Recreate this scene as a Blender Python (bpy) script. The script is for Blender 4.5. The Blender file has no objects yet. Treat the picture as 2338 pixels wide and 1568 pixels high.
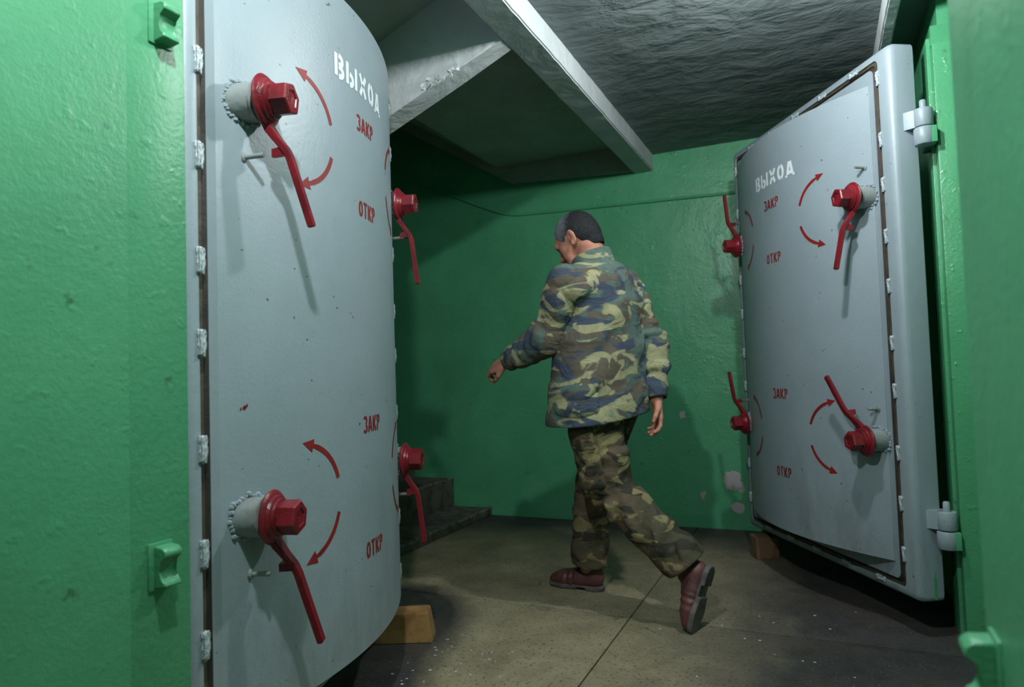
import bpy, bmesh, math, random
import numpy as np
from mathutils import Vector, Matrix

scene = bpy.context.scene
random.seed(7)
# ------------------------------------------------------------------ camera
def cam_axes(yaw, pitch, roll):
    cy, sy = math.cos(yaw), math.sin(yaw)
    f = Vector((-sy * math.cos(pitch), cy * math.cos(pitch), math.sin(pitch)))
    r = Vector((cy, sy, 0)); u = r.cross(f)
    return (r * math.cos(roll) - u * math.sin(roll), r * math.sin(roll) + u * math.cos(roll), f)
_r, _u, _f = cam_axes(math.radians(24.2742), math.radians(2.4713), math.radians(1.8605))
cd = bpy.data.cameras.new('camera')
cd.sensor_width = 36.0; cd.lens = 1560 / 2338 * 36.0; cd.clip_start = 0.02
cd.dof.use_dof = True; cd.dof.focus_distance = 2.0; cd.dof.aperture_fstop = 3.2
cam = bpy.data.objects.new('camera', cd); scene.collection.objects.link(cam)
cam.matrix_world = Matrix(((_r.x, _u.x, -_f.x, 0), (_r.y, _u.y, -_f.y, 0), (_r.z, _u.z, -_f.z, 0.96), (0, 0, 0, 1)))
scene.camera = cam
# ------------------------------------------------------------------ world, exposure
w = bpy.data.worlds.new('world'); scene.world = w; w.use_nodes = True
w.node_tree.nodes['Background'].inputs[0].default_value = (0.30, 0.42, 0.40, 1)
w.node_tree.nodes['Background'].inputs[1].default_value = 0.010
vs = scene.view_settings
vs.view_transform = 'Standard'; vs.look = 'None'; vs.gamma = 1.0; vs.use_curve_mapping = False
vs.exposure = 0.0
LAMP_A, POWER_A = (-0.49, 0.57, 2.21), 1700.0      # bulb over the near doorway
LAMP_B, POWER_B = (-0.06, 2.12, 2.18), 960.0       # bulb on the room's ceiling, out of frame

# ------------------------------------------------------------------ materials
def srgb(r, g, b):
    f = lambda c: (c / 255 / 12.92) if c / 255 <= 0.04045 else ((c / 255 + 0.055) / 1.055) ** 2.4
    return (f(r), f(g), f(b), 1.0)
class NT:
    def __init__(s, name):
        s.m = bpy.data.materials.new(name); s.m.use_nodes = True
        s.t = s.m.node_tree; s.b = s.t.nodes['Principled BSDF']
        s.tc = s.t.nodes.new('ShaderNodeTexCoord')
    def n(s, typ, **kw):
        x = s.t.nodes.new('ShaderNode' + typ)
        for k, v in kw.items(): setattr(x, k, v)
        return x
    def l(s, a, b): s.t.links.new(a, b)
    def noise(s, scale, detail=4, rough=.55, dist=0.0, vec=None, sc=(1, 1, 1), loc=(0, 0, 0), rot=(0, 0, 0)):
        mp = s.n('Mapping'); mp.inputs['Scale'].default_value = sc; mp.inputs['Location'].default_value = loc; mp.inputs['Rotation'].default_value = rot
        s.l(vec or s.tc.outputs['Object'], mp.inputs['Vector'])
        t = s.n('TexNoise'); t.inputs['Scale'].default_value = scale; t.inputs['Detail'].default_value = detail
        t.inputs['Roughness'].default_value = rough; t.inputs['Distortion'].default_value = dist
        s.l(mp.outputs[0], t.inputs['Vector']); return t.outputs['Fac']
    def ramp(s, fac, lo, hi):
        r = s.n('MapRange'); r.inputs['From Min'].default_value = lo; r.inputs['From Max'].default_value = hi
        s.l(fac, r.inputs['Value']); return r.outputs[0]
    def mix(s, fac, a, b):
        x = s.n('Mix', data_type='RGBA')
        for v, i in ((fac, 0), (a, 6), (b, 7)):
            if isinstance(v, (int, float, tuple)): x.inputs[i].default_value = v
            else: s.l(v, x.inputs[i])
        return x.outputs[2]
    def math(s, op, a, b=0.0, clamp=False):
        x = s.n('Math', operation=op, use_clamp=clamp)
        for v, i in ((a, 0), (b, 1)):
            if isinstance(v, (int, float)): x.inputs[i].default_value = v
            else: s.l(v, x.inputs[i])
        return x.outputs[0]
    def bump(s, h, strength, dist=.01, prev=None):
        x = s.n('Bump'); x.inputs['Strength'].default_value = strength; x.inputs['Distance'].default_value = dist
        s.l(h, x.inputs['Height'])
        if prev: s.l(prev, x.inputs['Normal'])
        return x.outputs[0]
    def out(s, col, rough=.5, nrm=None, metal=0.0, spec=.5):
        if isinstance(col, tuple): s.b.inputs['Base Color'].default_value = col
        else: s.l(col, s.b.inputs['Base Color'])
        if isinstance(rough, (int, float)): s.b.inputs['Roughness'].default_value = rough
        else: s.l(rough, s.b.inputs['Roughness'])
        s.b.inputs['Metallic'].default_value = metal
        s.b.inputs['Specular IOR Level'].default_value = spec
        if nrm: s.l(nrm, s.b.inputs['Normal'])
        return s.m

def mat_green(name, a=(86, 170, 126), b=(74, 154, 112), wave=.35, rough=.36, dent=.35):
    s = NT(name)
    c = s.mix(s.ramp(s.noise(2.2, 6, .6), .35, .7), srgb(*a), srgb(*b))
    spots = s.ramp(s.noise(26, 3, .5), .70, .76)
    c = s.mix(s.math('MULTIPLY', spots, .5), c, srgb(40, 62, 42))
    sm = s.ramp(s.noise(1.1, 6, .65, 1.2, sc=(1, 1, .5)), .58, .8)
    c = s.mix(s.math('MULTIPLY', sm, .35), c, srgb(70, 96, 56))
    n1 = s.bump(s.noise(3.0, 5, .6, .4), wave, .03)
    n2 = s.bump(s.noise(95, 3, .6), .30, .004, n1)
    n3 = s.bump(s.ramp(s.noise(30, 2, .5), .64, .74), dent, .004, n2)
    return s.out(c, s.math('ADD', s.math('MULTIPLY', s.noise(7, 3), .2), rough - .1), n3)
def mat_door():
    s = NT('grey_door_paint')
    c = s.mix(s.ramp(s.noise(3, 5, .6), .3, .75), srgb(147, 161, 170), srgb(135, 150, 159))
    sp = s.ramp(s.noise(60, 2, .5), .73, .76)
    c = s.mix(s.math('MULTIPLY', sp, .8), c, srgb(38, 38, 36))
    sep = s.n('SeparateXYZ'); s.l(s.tc.outputs['Object'], sep.inputs[0])
    low = s.ramp(sep.outputs[2], .75, .15)
    dirt = s.math('MULTIPLY', low, s.ramp(s.noise(7, 6, .7, .6, sc=(1, 1, .35)), .42, .75))
    c = s.mix(s.math('MULTIPLY', dirt, .6), c, srgb(78, 74, 62))
    n1 = s.bump(s.noise(130, 3, .6), .22, .003)
    n2 = s.bump(s.noise(32, 3, .6), .14, .004, n1)
    return s.out(c, .42, n2)
def mat_simple(name, col, rough=.5, bscale=80, bstr=.2, col2=None, metal=0, spec=.5, lo=.45, hi=.65, nsc=14):
    s = NT(name)
    c = s.mix(s.ramp(s.noise(nsc, 5, .6), lo, hi), srgb(*col), srgb(*(col2 or tuple(int(v * .82) for v in col))))
    return s.out(c, rough, s.bump(s.noise(bscale, 3, .6), bstr, .004), metal, spec)
def mat_white(name, a, b, big=.8, sc=(1, 1, 1)):
    s = NT(name)
    c = s.mix(s.ramp(s.noise(3, 6, .6), .3, .7), srgb(*a), srgb(*b))
    st = s.ramp(s.noise(9, 6, .7, .8), .60, .78)
    c = s.mix(s.math('MULTIPLY', st, .3), c, srgb(96, 92, 80))
    n1 = s.bump(s.noise(5.5, 5, .55, .35, sc=sc), big, .03)
    n2 = s.bump(s.noise(38, 4, .6, .2, sc=sc), .3, .006, n1)
    return s.out(c, .8, n2, spec=.3)
def mat_floor():
    s = NT('worn_terrazzo')
    sep = s.n('SeparateXYZ'); s.l(s.tc.outputs['Object'], sep.inputs[0])
    nz = s.math('SUBTRACT', s.noise(3.2, 6, .7, .5), .5)
    # worn walking path between the grime beside the left door and the grime along the right side
    ax, ay, bx, by = -1.42, 1.2, -1.70, 2.30
    dx, dy = bx - ax, by - ay; L2 = dx * dx + dy * dy
    px = s.math('SUBTRACT', sep.outputs[0], ax); py = s.math('SUBTRACT', sep.outputs[1], ay)
    t = s.math('DIVIDE', s.math('ADD', s.math('MULTIPLY', px, dx), s.math('MULTIPLY', py, dy)), L2, True)
    qx = s.math('SUBTRACT', px, s.math('MULTIPLY', t, dx)); qy = s.math('SUBTRACT', py, s.math('MULTIPLY', t, dy))
    d = s.math('SQRT', s.math('ADD', s.math('MULTIPLY', qx, qx), s.math('MULTIPLY', qy, qy)))
    left = s.ramp(s.math('ADD', d, s.math('MULTIPLY', nz, .16)), .33, .45)
    right = s.ramp(s.math('ADD', sep.outputs[0], s.math('MULTIPLY', nz, .5)), -.12, -.62)
    back = s.ramp(s.math('ADD', sep.outputs[1], s.math('MULTIPLY', nz, .4)), 4.05, 3.55)
    path = s.math('MULTIPLY', s.math('MULTIPLY', left, right), back)
    tan = s.mix(s.ramp(s.noise(5, 6, .65), .35, .7), srgb(166, 154, 128), srgb(142, 131, 106))
    grime = s.mix(s.ramp(s.noise(9, 6, .65), .35, .7), srgb(66, 65, 67), srgb(48, 47, 49))
    c = s.mix(path, grime, tan)
    mot = s.ramp(s.noise(2.6, 7, .72, .8, loc=(1, 5, 0)), .42, .72); c = s.mix(s.math('MULTIPLY', mot, .55), c, srgb(84, 78, 68))
    dk = s.ramp(s.noise(75, 3, .6), .57, .66); c = s.mix(s.math('MULTIPLY', dk, .7), c, srgb(52, 46, 40))
    lt = s.ramp(s.noise(110, 2, .5, loc=(3, 1, 0)), .66, .72); c = s.mix(s.math('MULTIPLY', lt, .4), c, srgb(190, 180, 165))
    st = s.ramp(s.noise(10, 5, .6, 1.5, loc=(7, 0, 0)), .66, .72); c = s.mix(s.math('MULTIPLY', st, .6), c, srgb(48, 46, 44))
    n = s.bump(s.noise(70, 3, .6), .15, .003)
    return s.out(c, .62, n, spec=.35)
def mat_camo(name, base, brown, navy, tan, s0=1.0, loc=(0, 0, 0)):
    s = NT(name)
    st = (1.0, 1.0, 1.75)
    rot = (.15, .25, 0)
    c = s.mix(s.ramp(s.noise(6.5 * s0, 2, .5, .9, sc=st, loc=loc, rot=rot), .49, .54), srgb(*base), srgb(*brown))
    c = s.mix(s.ramp(s.noise(7.5 * s0, 2, .5, 1.1, sc=st, loc=(loc[0] + 5, 2, 1), rot=rot), .53, .57), c, srgb(*navy))
    c = s.mix(s.ramp(s.noise(8.5 * s0, 2.5, .5, 1.5, sc=st, loc=(loc[0] + 9, 4, 7), rot=rot), .55, .59), c, srgb(*tan))
    c = s.mix(s.math('MULTIPLY', s.ramp(s.noise(40, 3, .6), .4, .7), .18), c, srgb(40, 40, 38))
    n1 = s.bump(s.noise(11, 3, .55, 1.0, sc=(1, 1, 1.4)), .55, .02)
    n = s.bump(s.noise(420, 2, .5), .2, .001, n1)
    return s.out(c, .9, n, spec=.15)
def mat_hair():
    s = NT('short_hair')
    c = s.mix(s.ramp(s.noise(240, 3, .6), .42, .66), srgb(15, 16, 19), srgb(44, 46, 52))
    sep = s.n('SeparateXYZ'); s.l(s.tc.outputs['Object'], sep.inputs[0])
    tmp = s.ramp(s.math('ADD', sep.outputs[0], s.math('MULTIPLY', s.noise(120, 4, .7), .07)), -.865, -.915)
    c = s.mix(s.math('MULTIPLY', tmp, .75), c, srgb(146, 150, 158))
    return s.out(c, .65, s.bump(s.noise(260, 3, .6, .5), .8, .004), spec=.3)
def mat_emit(name, col, strength):
    s = NT(name); s.b.inputs['Base Color'].default_value = (0, 0, 0, 1)
    s.b.inputs['Emission Color'].default_value = col; s.b.inputs['Emission Strength'].default_value = strength
    return s.m

M = dict(
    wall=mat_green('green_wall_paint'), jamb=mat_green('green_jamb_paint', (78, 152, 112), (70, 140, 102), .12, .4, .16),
    frame=mat_green('green_frame_paint', (82, 160, 116), (70, 146, 102), .08, .3),
    door=mat_door(), red=mat_simple('red_enamel', (124, 26, 38), .32, 120, .3, (98, 20, 30), spec=.5),
    redprint=mat_simple('red_stencil_paint', (140, 26, 26), .55, 200, .05, (120, 22, 22)),
    whiteprint=mat_simple('white_stencil_paint', (226, 236, 238), .55, 200, .05, (212, 224, 228)),
    gasket=mat_simple('olive_rubber', (78, 72, 56), .55, 90, .4, (44, 38, 32)),
    channel=mat_simple('channel_shade', (46, 38, 36), .6, 90, .4, (28, 24, 24)),  # dark colour standing in for shade inside the gasket channel
    blob=mat_simple('grey_paint_clips', (186, 198, 204), .3, 120, .8, (170, 182, 188)),
    boss=mat_simple('worn_grey_paint', (134, 142, 142), .4, 60, .4, (104, 100, 90), lo=.5, hi=.7),
    steel=mat_simple('bare_steel', (150, 148, 140), .35, 90, .3, (96, 88, 78), metal=.5),
    ceil=mat_white('rough_grey_plaster', (128, 140, 140), (112, 124, 124), .8, (.9, 1.3, 1)),
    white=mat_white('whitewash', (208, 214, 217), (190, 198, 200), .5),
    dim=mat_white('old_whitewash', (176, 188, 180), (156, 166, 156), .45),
    patch=mat_white('bare_plaster', (206, 200, 206), (172, 168, 172), .6),
    floor=mat_floor(), step=mat_simple('step_concrete', (96, 92, 86), .8, 60, .5, (66, 62, 58)),
    nosing=mat_simple('step_nosing', (124, 122, 108), .7, 50, .9, (62, 60, 58), lo=.4, hi=.6, nsc=30),
    wood=mat_simple('raw_wood', (168, 128, 80), .7, 40, .4, (130, 94, 56)), oldwood=mat_simple('dirty_wood', (120, 92, 72), .8, 40, .4, (84, 62, 48)),
    jacket=mat_camo('camouflage_jacket', (94, 112, 106), (100, 92, 82), (72, 81, 98), (164, 160, 126), .78),
    trousers=mat_camo('camouflage_trousers', (86, 82, 66), (104, 90, 75), (64, 62, 54), (142, 131, 97), .80, (3, 0, 0)),
    skin=mat_simple('skin', (196, 136, 116), .55, 120, .15, (176, 114, 98), spec=.35), hair=mat_hair(),
    leather=mat_simple('brown_leather', (104, 62, 62), .5, 60, .3, (78, 46, 46)), sole=mat_simple('shoe_sole', (108, 100, 102), .7, 60, .3, (70, 64, 66)),
    dark=mat_simple('black_plastic', (24, 24, 26), .4), liner=mat_simple('dark_lining', (26, 26, 24), .9),
    bulb_a=mat_emit('lamp_bulb', (.96, 1.0, 1.0, 1), POWER_A), bulb_b=mat_emit('lamp_bulb', (.97, 1.0, 1.0, 1), POWER_B), lampbase=mat_simple('lamp_base', (190, 190, 184), .5))

# ------------------------------------------------------------------ helpers
COL = scene.collection
def tag(o, label=None, cat=None, group=None, kind=None):
    if label: o['label'] = label
    if cat: o['category'] = cat
    if group: o['group'] = group
    if kind: o['kind'] = kind
    return o
def empty(name, mw=None):
    o = bpy.data.objects.new(name, None); COL.objects.link(o); o.empty_display_size = .05
    if mw is not None: o.matrix_world = mw
    return o
def link(name, me, mat, parent=None):
    if mat and not me.materials: me.materials.append(mat)
    o = bpy.data.objects.new(name, me); COL.objects.link(o)
    if parent: o.parent = parent
    return o
def obj(name, bm, mat, parent=None, smooth=True, angle=38):
    bmesh.ops.recalc_face_normals(bm, faces=bm.faces)
    me = bpy.data.meshes.new(name)
    for f in bm.faces: f.smooth = smooth
    if smooth:
        ca = math.radians(angle)
        for e in bm.edges:
            if len(e.link_faces) == 2 and e.calc_face_angle(0) > ca: e.smooth = False
    bm.to_mesh(me); bm.free()
    return link(name, me, mat, parent)
def box(bm, lo, hi, mw=None, bev=0.0):
    r = bmesh.ops.create_cube(bm, size=1.0)
    vs_ = r['verts']
    for v in vs_:
        v.co = Vector([(lo[i] + hi[i]) / 2 + v.co[i] * (hi[i] - lo[i]) for i in range(3)])
    if bev:
        es = list({e for v in vs_ for e in v.link_edges})
        rr = bmesh.ops.bevel(bm, geom=es, offset=bev, segments=2, affect='EDGES', profile=.6)
        vs_ = list({v for f in rr['faces'] for v in f.verts} | {v for v in vs_ if v.is_valid})
    if mw is not None:
        for v in vs_: v.co = mw @ v.co
    return vs_
def prism(bm, pts, dirv):
    """closed polygon pts (3-D) extruded by dirv"""
    a = [bm.verts.new(p) for p in pts]; b = [bm.verts.new(Vector(p) + Vector(dirv)) for p in pts]
    n = len(a)
    bm.faces.new(a); bm.faces.new(b[::-1])
    for i in range(n): bm.faces.new((a[i], a[(i + 1) % n], b[(i + 1) % n], b[i]))
def lathe(bm, prof, fr, seg=24, hexes=()):
    """prof: (distance along axis, radius); fr(a, x, y) -> point"""
    rings = []
    for a, r in prof:
        rings.append([bm.verts.new(fr(a, r * math.cos(2 * math.pi * k / seg), r * math.sin(2 * math.pi * k / seg))) for k in range(seg)])
    for r0, r1 in zip(rings, rings[1:]):
        for k in range(seg): bm.faces.new((r0[k], r0[(k + 1) % seg], r1[(k + 1) % seg], r1[k]))
    bm.faces.new(rings[0]); bm.faces.new(rings[-1][::-1])
def tube(bm, pts, rad, seg=10):
    pts = [Vector(p) for p in pts]; rings = []
    for i, p in enumerate(pts):
        d = (pts[min(i + 1, len(pts) - 1)] - pts[max(i - 1, 0)]).normalized()
        a = d.cross(Vector((0, 0, 1)) if abs(d.z) < .9 else Vector((1, 0, 0))).normalized(); b = d.cross(a)
        r = rad[i] if isinstance(rad, (list, tuple)) else rad
        rings.append([bm.verts.new(p + (a * math.cos(2 * math.pi * k / seg) + b * math.sin(2 * math.pi * k / seg)) * r) for k in range(seg)])
    for r0, r1 in zip(rings, rings[1:]):
        for k in range(seg): bm.faces.new((r0[k], r0[(k + 1) % seg], r1[(k + 1) % seg], r1[k]))
    bm.faces.new(rings[0]); bm.faces.new(rings[-1][::-1])
def struct(name, bm, mat, parent=None, smooth=False, label=None):
    o = obj(name, bm, mat, parent, smooth)
    if parent is None: o['kind'] = 'structure'
    if label: o['label'] = label
    return o
def bx(name, lo, hi, mat, parent=None, bev=0, label=None):
    bm = bmesh.new(); box(bm, lo, hi, None, bev); return struct(name, bm, mat, parent, bev > 0, label)

# ------------------------------------------------------------------ setting
YB, ZC = 4.217, 2.292
JL, JR, JY = -1.06, 0.155, 0.90            # first doorway: left jamb, right jamb, its far face
# floor: concrete bed with terrazzo slabs let into it
flo = bx('floor', (-4.6, -1.6, -.14), (2.4, 4.5, -.012), M['step'], label='terrazzo floor of large slabs with dark joints')
xs = [-4.6, -2.72, -.72, 1.28, 2.4]; ys = [-1.6, .63, 2.63, 4.5]
for i in range(4):
    for j in range(3):
        bm = bmesh.new(); g = .0028
        box(bm, (xs[i] + g, ys[j] + g, -.014), (xs[i + 1] - g, ys[j + 1] - g, 0), None, .0018)
        obj('floor_slab', bm, M['floor'], flo)
bx('wall_back', (-4.6, YB, 0), (2.4, YB + .2, 3.6), M['wall'], label='glossy green back wall with flaking patches')
bx('wall_left', (-4.6, JY, 0), (-4.4, YB, 3.6), M['wall'])
# wall with the first doorway (near the camera)
bx('trim_7', (-1.10, .775, 0), (JL, JY, 2.6), M['jamb'], None, .004, 'green steel frame edge on the left jamb')
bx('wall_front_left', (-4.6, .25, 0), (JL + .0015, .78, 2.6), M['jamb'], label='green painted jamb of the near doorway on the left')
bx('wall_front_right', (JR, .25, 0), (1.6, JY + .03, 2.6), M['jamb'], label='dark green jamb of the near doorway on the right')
# corridor behind the camera
bx('wall_corridor', (-4.6, -1.8, 0), (2.4, -1.6, 2.6), M['frame'])
bx('wall_right', (1.2, JY + .03, 0), (1.4, 2.80, ZC), M['wall'])
# pier that carries the right-hand door
bx('wall_pier', (.43, 2.80, 0), (1.4, YB, ZC), M['wall'], label='green pier behind the right blast door')
fr = bmesh.new()
box(fr, (.403, 2.745, .0), (.70, 2.80, 2.06), None, .006)
box(fr, (.392, 2.795, .0), (.44, 2.92, 2.10), None, .004)
frame = struct('trim_1', fr, M['frame'], None, True, 'green steel door frame beside the right blast door')
bx('trim_2', (.403, 2.765, 2.06), (1.2, 2.80, 2.13), M['frame'])
# ceiling
bm = bmesh.new(); box(bm, (-.897, 1.2, ZC), (1.4, YB, ZC + .31)); struct('ceiling', bm, M['ceil'], label='rough grey plaster ceiling')
bx('ceiling_corridor', (-4.6, -1.8, 2.6), (2.4, 1.2, 2.8), M['ceil'])
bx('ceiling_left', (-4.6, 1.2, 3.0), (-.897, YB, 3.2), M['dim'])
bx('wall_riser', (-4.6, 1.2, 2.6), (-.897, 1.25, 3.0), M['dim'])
# landing beam and small right beam
def rough_beam(name, x0, x1, y0, y1, z0, z1, mat, label=None, n=60, amp=.0012):
    bm = bmesh.new(); box(bm, (x0, y0, z0), (x1, y1, z1))
    bmesh.ops.subdivide_edges(bm, edges=[e for e in bm.edges if abs((e.verts[0].co - e.verts[1].co).y) > .5], cuts=n, use_grid_fill=True)
    bmesh.ops.bevel(bm, geom=[e for e in bm.edges if abs(e.verts[0].co.z - z0) < 1e-5 and abs(e.verts[1].co.z - z0) < 1e-5 and abs(e.verts[0].co.y - e.verts[1].co.y) > 1e-4], offset=.006, segments=2, affect='EDGES')
    rnd = random.Random(3)
    off = {}
    for v in bm.verts:
        k = round(v.co.y, 3)
        if k not in off: off[k] = (rnd.uniform(-amp, amp), rnd.uniform(-amp, amp))
        if v.co.z < z0 + .02 and y0 + .01 < v.co.y < y1 - .01: v.co.x += off[k][0]; v.co.z += off[k][1]
    return struct(name, bm, mat, None, True, label)
rough_beam('trim_3', -1.02, -.897, 1.2, YB, 2.19, 3.0, M['white'], 'whitewashed landing beam across the ceiling')
rough_beam('trim_4', .268, .31, 1.2, YB, 2.20, ZC + .02, M['white'], 'narrow downstand beam above the right blast door')
# stair flight: soffit, coffer, band, stringer
X1, Z1, SL = -1.95, 2.36, .64
def slab(name, pts, dirv, mat, label=None):
    bm = bmesh.new(); prism(bm, pts, dirv); return struct(name, bm, mat, None, False, label)
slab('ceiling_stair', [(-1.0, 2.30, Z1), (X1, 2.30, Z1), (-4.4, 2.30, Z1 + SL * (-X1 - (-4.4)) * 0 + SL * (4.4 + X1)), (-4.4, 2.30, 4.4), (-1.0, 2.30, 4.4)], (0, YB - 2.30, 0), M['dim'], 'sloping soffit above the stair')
zb0, zb1 = 2.20, 2.245
slab('trim_5', [(-1.0, YB - .03, zb0), (-1.86, YB - .03, zb1), (-4.4, YB - .03, zb1 + .61 * (4.4 - 1.86)), (-4.4, YB - .03, zb1 + .61 * 2.54 + .14), (-1.95, YB - .03, Z1 + .01), (-1.0, YB - .03, Z1 + .01)], (0, .03, 0), M['dim'], 'plaster band along the foot of the stair soffit')
# stringer of the upper flight, falling to the left, and that flight's soffit
sx = [-1.02, -1.25, -1.495, -1.8, -2.2, -2.6, -3.1]
zst = lambda x: 2.19 + .40 * (x + 1.025)
bm = bmesh.new()
rnd = random.Random(5)
prism(bm, [(x, 2.251, zst(x) + rnd.uniform(-.004, .004)) for x in sx] + [(sx[-1], 2.251, 2.95), (sx[0], 2.251, 2.95)], (0, .105, 0))
bmesh.ops.bevel(bm, geom=[e for e in bm.edges if max(v.co.z for v in e.verts) < 2.3 and abs(e.verts[0].co.y - e.verts[1].co.y) < .01], offset=.01, segments=2, affect='EDGES')
stringer = struct('trim_6', bm, M['white'], None, True, 'whitewashed sloping stair stringer with peeling paint')
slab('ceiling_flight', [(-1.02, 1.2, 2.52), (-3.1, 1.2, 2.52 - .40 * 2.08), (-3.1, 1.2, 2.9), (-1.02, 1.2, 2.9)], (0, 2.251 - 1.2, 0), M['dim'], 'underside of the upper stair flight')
# peeling flakes on the stringer
rnd = random.Random(11)
for k in range(16):
    t = k / 15; cx = -1.352 + t * .155 + rnd.uniform(-.008, .008); cz = 2.082 + t * .045 + rnd.uniform(-.016, .014)
    bm = bmesh.new(); n = 6; r0 = rnd.uniform(.006, .014)
    tip = rnd.uniform(.004, .012); rt = rnd.uniform(0, 6.28)
    vs_ = [bm.verts.new((cx + r0 * rnd.uniform(.6, 1.4) * math.cos(2 * math.pi * i / n), 2.2495 - (tip if math.cos(2 * math.pi * i / n - rt) > .3 else 0), cz + r0 * rnd.uniform(.6, 1.4) * math.sin(2 * math.pi * i / n))) for i in range(n)]
    f = bm.faces.new(vs_); e = bmesh.ops.extrude_face_region(bm, geom=[f])
    bmesh.ops.translate(bm, verts=[v for v in e['geom'] if isinstance(v, bmesh.types.BMVert)], vec=(0, .0012, 0))
    obj('paint_flake', bm, M['white'], stringer, False)
# stairs climbing to the left along the back wall
st = empty('staircase'); tag(st, 'worn dark concrete steps climbing left along the green back wall', None, None, 'structure')
def step(x0, x1, z0, z1):
    bm = bmesh.new(); box(bm, (x0, 2.38, z0), (x1, YB, z1), None, .012)
    return obj('step', bm, M['step'], st)
for i, (xn, z0, z1) in enumerate([(-2.09, 0, .05), (-2.38, .0, .24), (-2.70, 0, .43), (-3.0, 0, .62), (-3.3, 0, .81), (-3.6, 0, 1.0)]):
    s_ = step(-4.4, xn, z0, z1)
    bm = bmesh.new(); rnd = random.Random(i)
    pts = [(xn - .012 + rnd.uniform(-.006, .008), 2.39 + k * (YB - 2.40) / 40, z1 - .006 + rnd.uniform(-.003, .005)) for k in range(41)]
    tube(bm, pts, [rnd.uniform(.008, .016) for _ in pts], 6)
    obj('nosing', bm, M['nosing'], s_)
# plaster patches where the green paint has come off the back wall
wb = bpy.data.objects['wall_back']
for poly in ([(-.549, .328), (-.511, .347), (-.463, .336), (-.46, .285), (-.437, .25), (-.448, .217), (-.492, .233), (-.541, .233), (-.559, .276)],
             [(-.525, .144), (-.483, .159), (-.447, .148), (-.456, .097), (-.498, .1), (-.521, .119)],
             [(-.694, .212), (-.663, .216), (-.675, .163), (-.695, .18)], [(-.8, .691), (-.769, .696), (-.765, .659), (-.799, .651)]):
    pts = []; rnd = random.Random(len(poly))
    for (a, b), (c, d) in zip(poly, poly[1:] + poly[:1]):
        for k in range(4):
            t = k / 4; pts.append((a + (c - a) * t + rnd.uniform(-.006, .006), YB - .0015, b + (d - b) * t + rnd.uniform(-.006, .006)))
    bm = bmesh.new(); prism(bm, pts, (0, .004, 0)); obj('plaster_patch', bm, M['patch'], wb, False)
# cable along the back wall
bm = bmesh.new()
cp = [(.36, 1.965), (-.4, 1.985), (-1.1, 2.005), (-1.6, 2.02), (-1.78, 2.027), (-1.86, 2.033), (-1.93, 2.05), (-2.0, 2.078), (-2.1, 2.12), (-2.4, 2.262), (-2.757, 2.442), (-3.4, 2.76)]
tube(bm, [(x, YB - .008, z) for x, z in cp], .009, 8)
cable = tag(obj('wall_cable', bm, M['wall']), 'green painted cable running along the back wall and up over the stair', 'cable')
bm = bmesh.new()
for x, z in cp[1:-1:2]: box(bm, (x - .012, YB - .020, z - .014), (x + .012, YB, z + .014), None, .003)
bm.free()

# ------------------------------------------------------------------ blast doors
W, Z0, Z1D = 1.250, .126, 2.089
S, U0, U1, ZP0, ZP1 = .1317, .1026, 1.198, .243, 1.977
def bul(u):
    t = (u - .1026) / (U1 - .1026); return max(0.0, 4 * S * t * (1 - t))
def rrect(u0, u1, z0, z1, r, n=6):
    p = []
    for cx, cz, a0 in ((u1 - r, z0 + r, -90), (u1 - r, z1 - r, 0), (u0 + r, z1 - r, 90), (u0 + r, z0 + r, 180)):
        for k in range(n + 1):
            a = math.radians(a0 + 90 * k / n); p.append((cx + r * math.cos(a), cz + r * math.sin(a)))
    return p
def loops(bm, ls, P, close0=True, close1=True, ring=False):
    rs = [[bm.verts.new(P(u, v, z)) for u, z in l] for l, v in ls]
    prs = list(zip(rs, rs[1:])) + ([(rs[-1], rs[0])] if ring else [])
    for a, b in prs:
        n = len(a)
        for k in range(n): bm.faces.new((a[k], a[(k + 1) % n], b[(k + 1) % n], b[k]))
    if not ring:
        if close0: bm.faces.new(rs[0])
        if close1: bm.faces.new(rs[-1][::-1])
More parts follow.
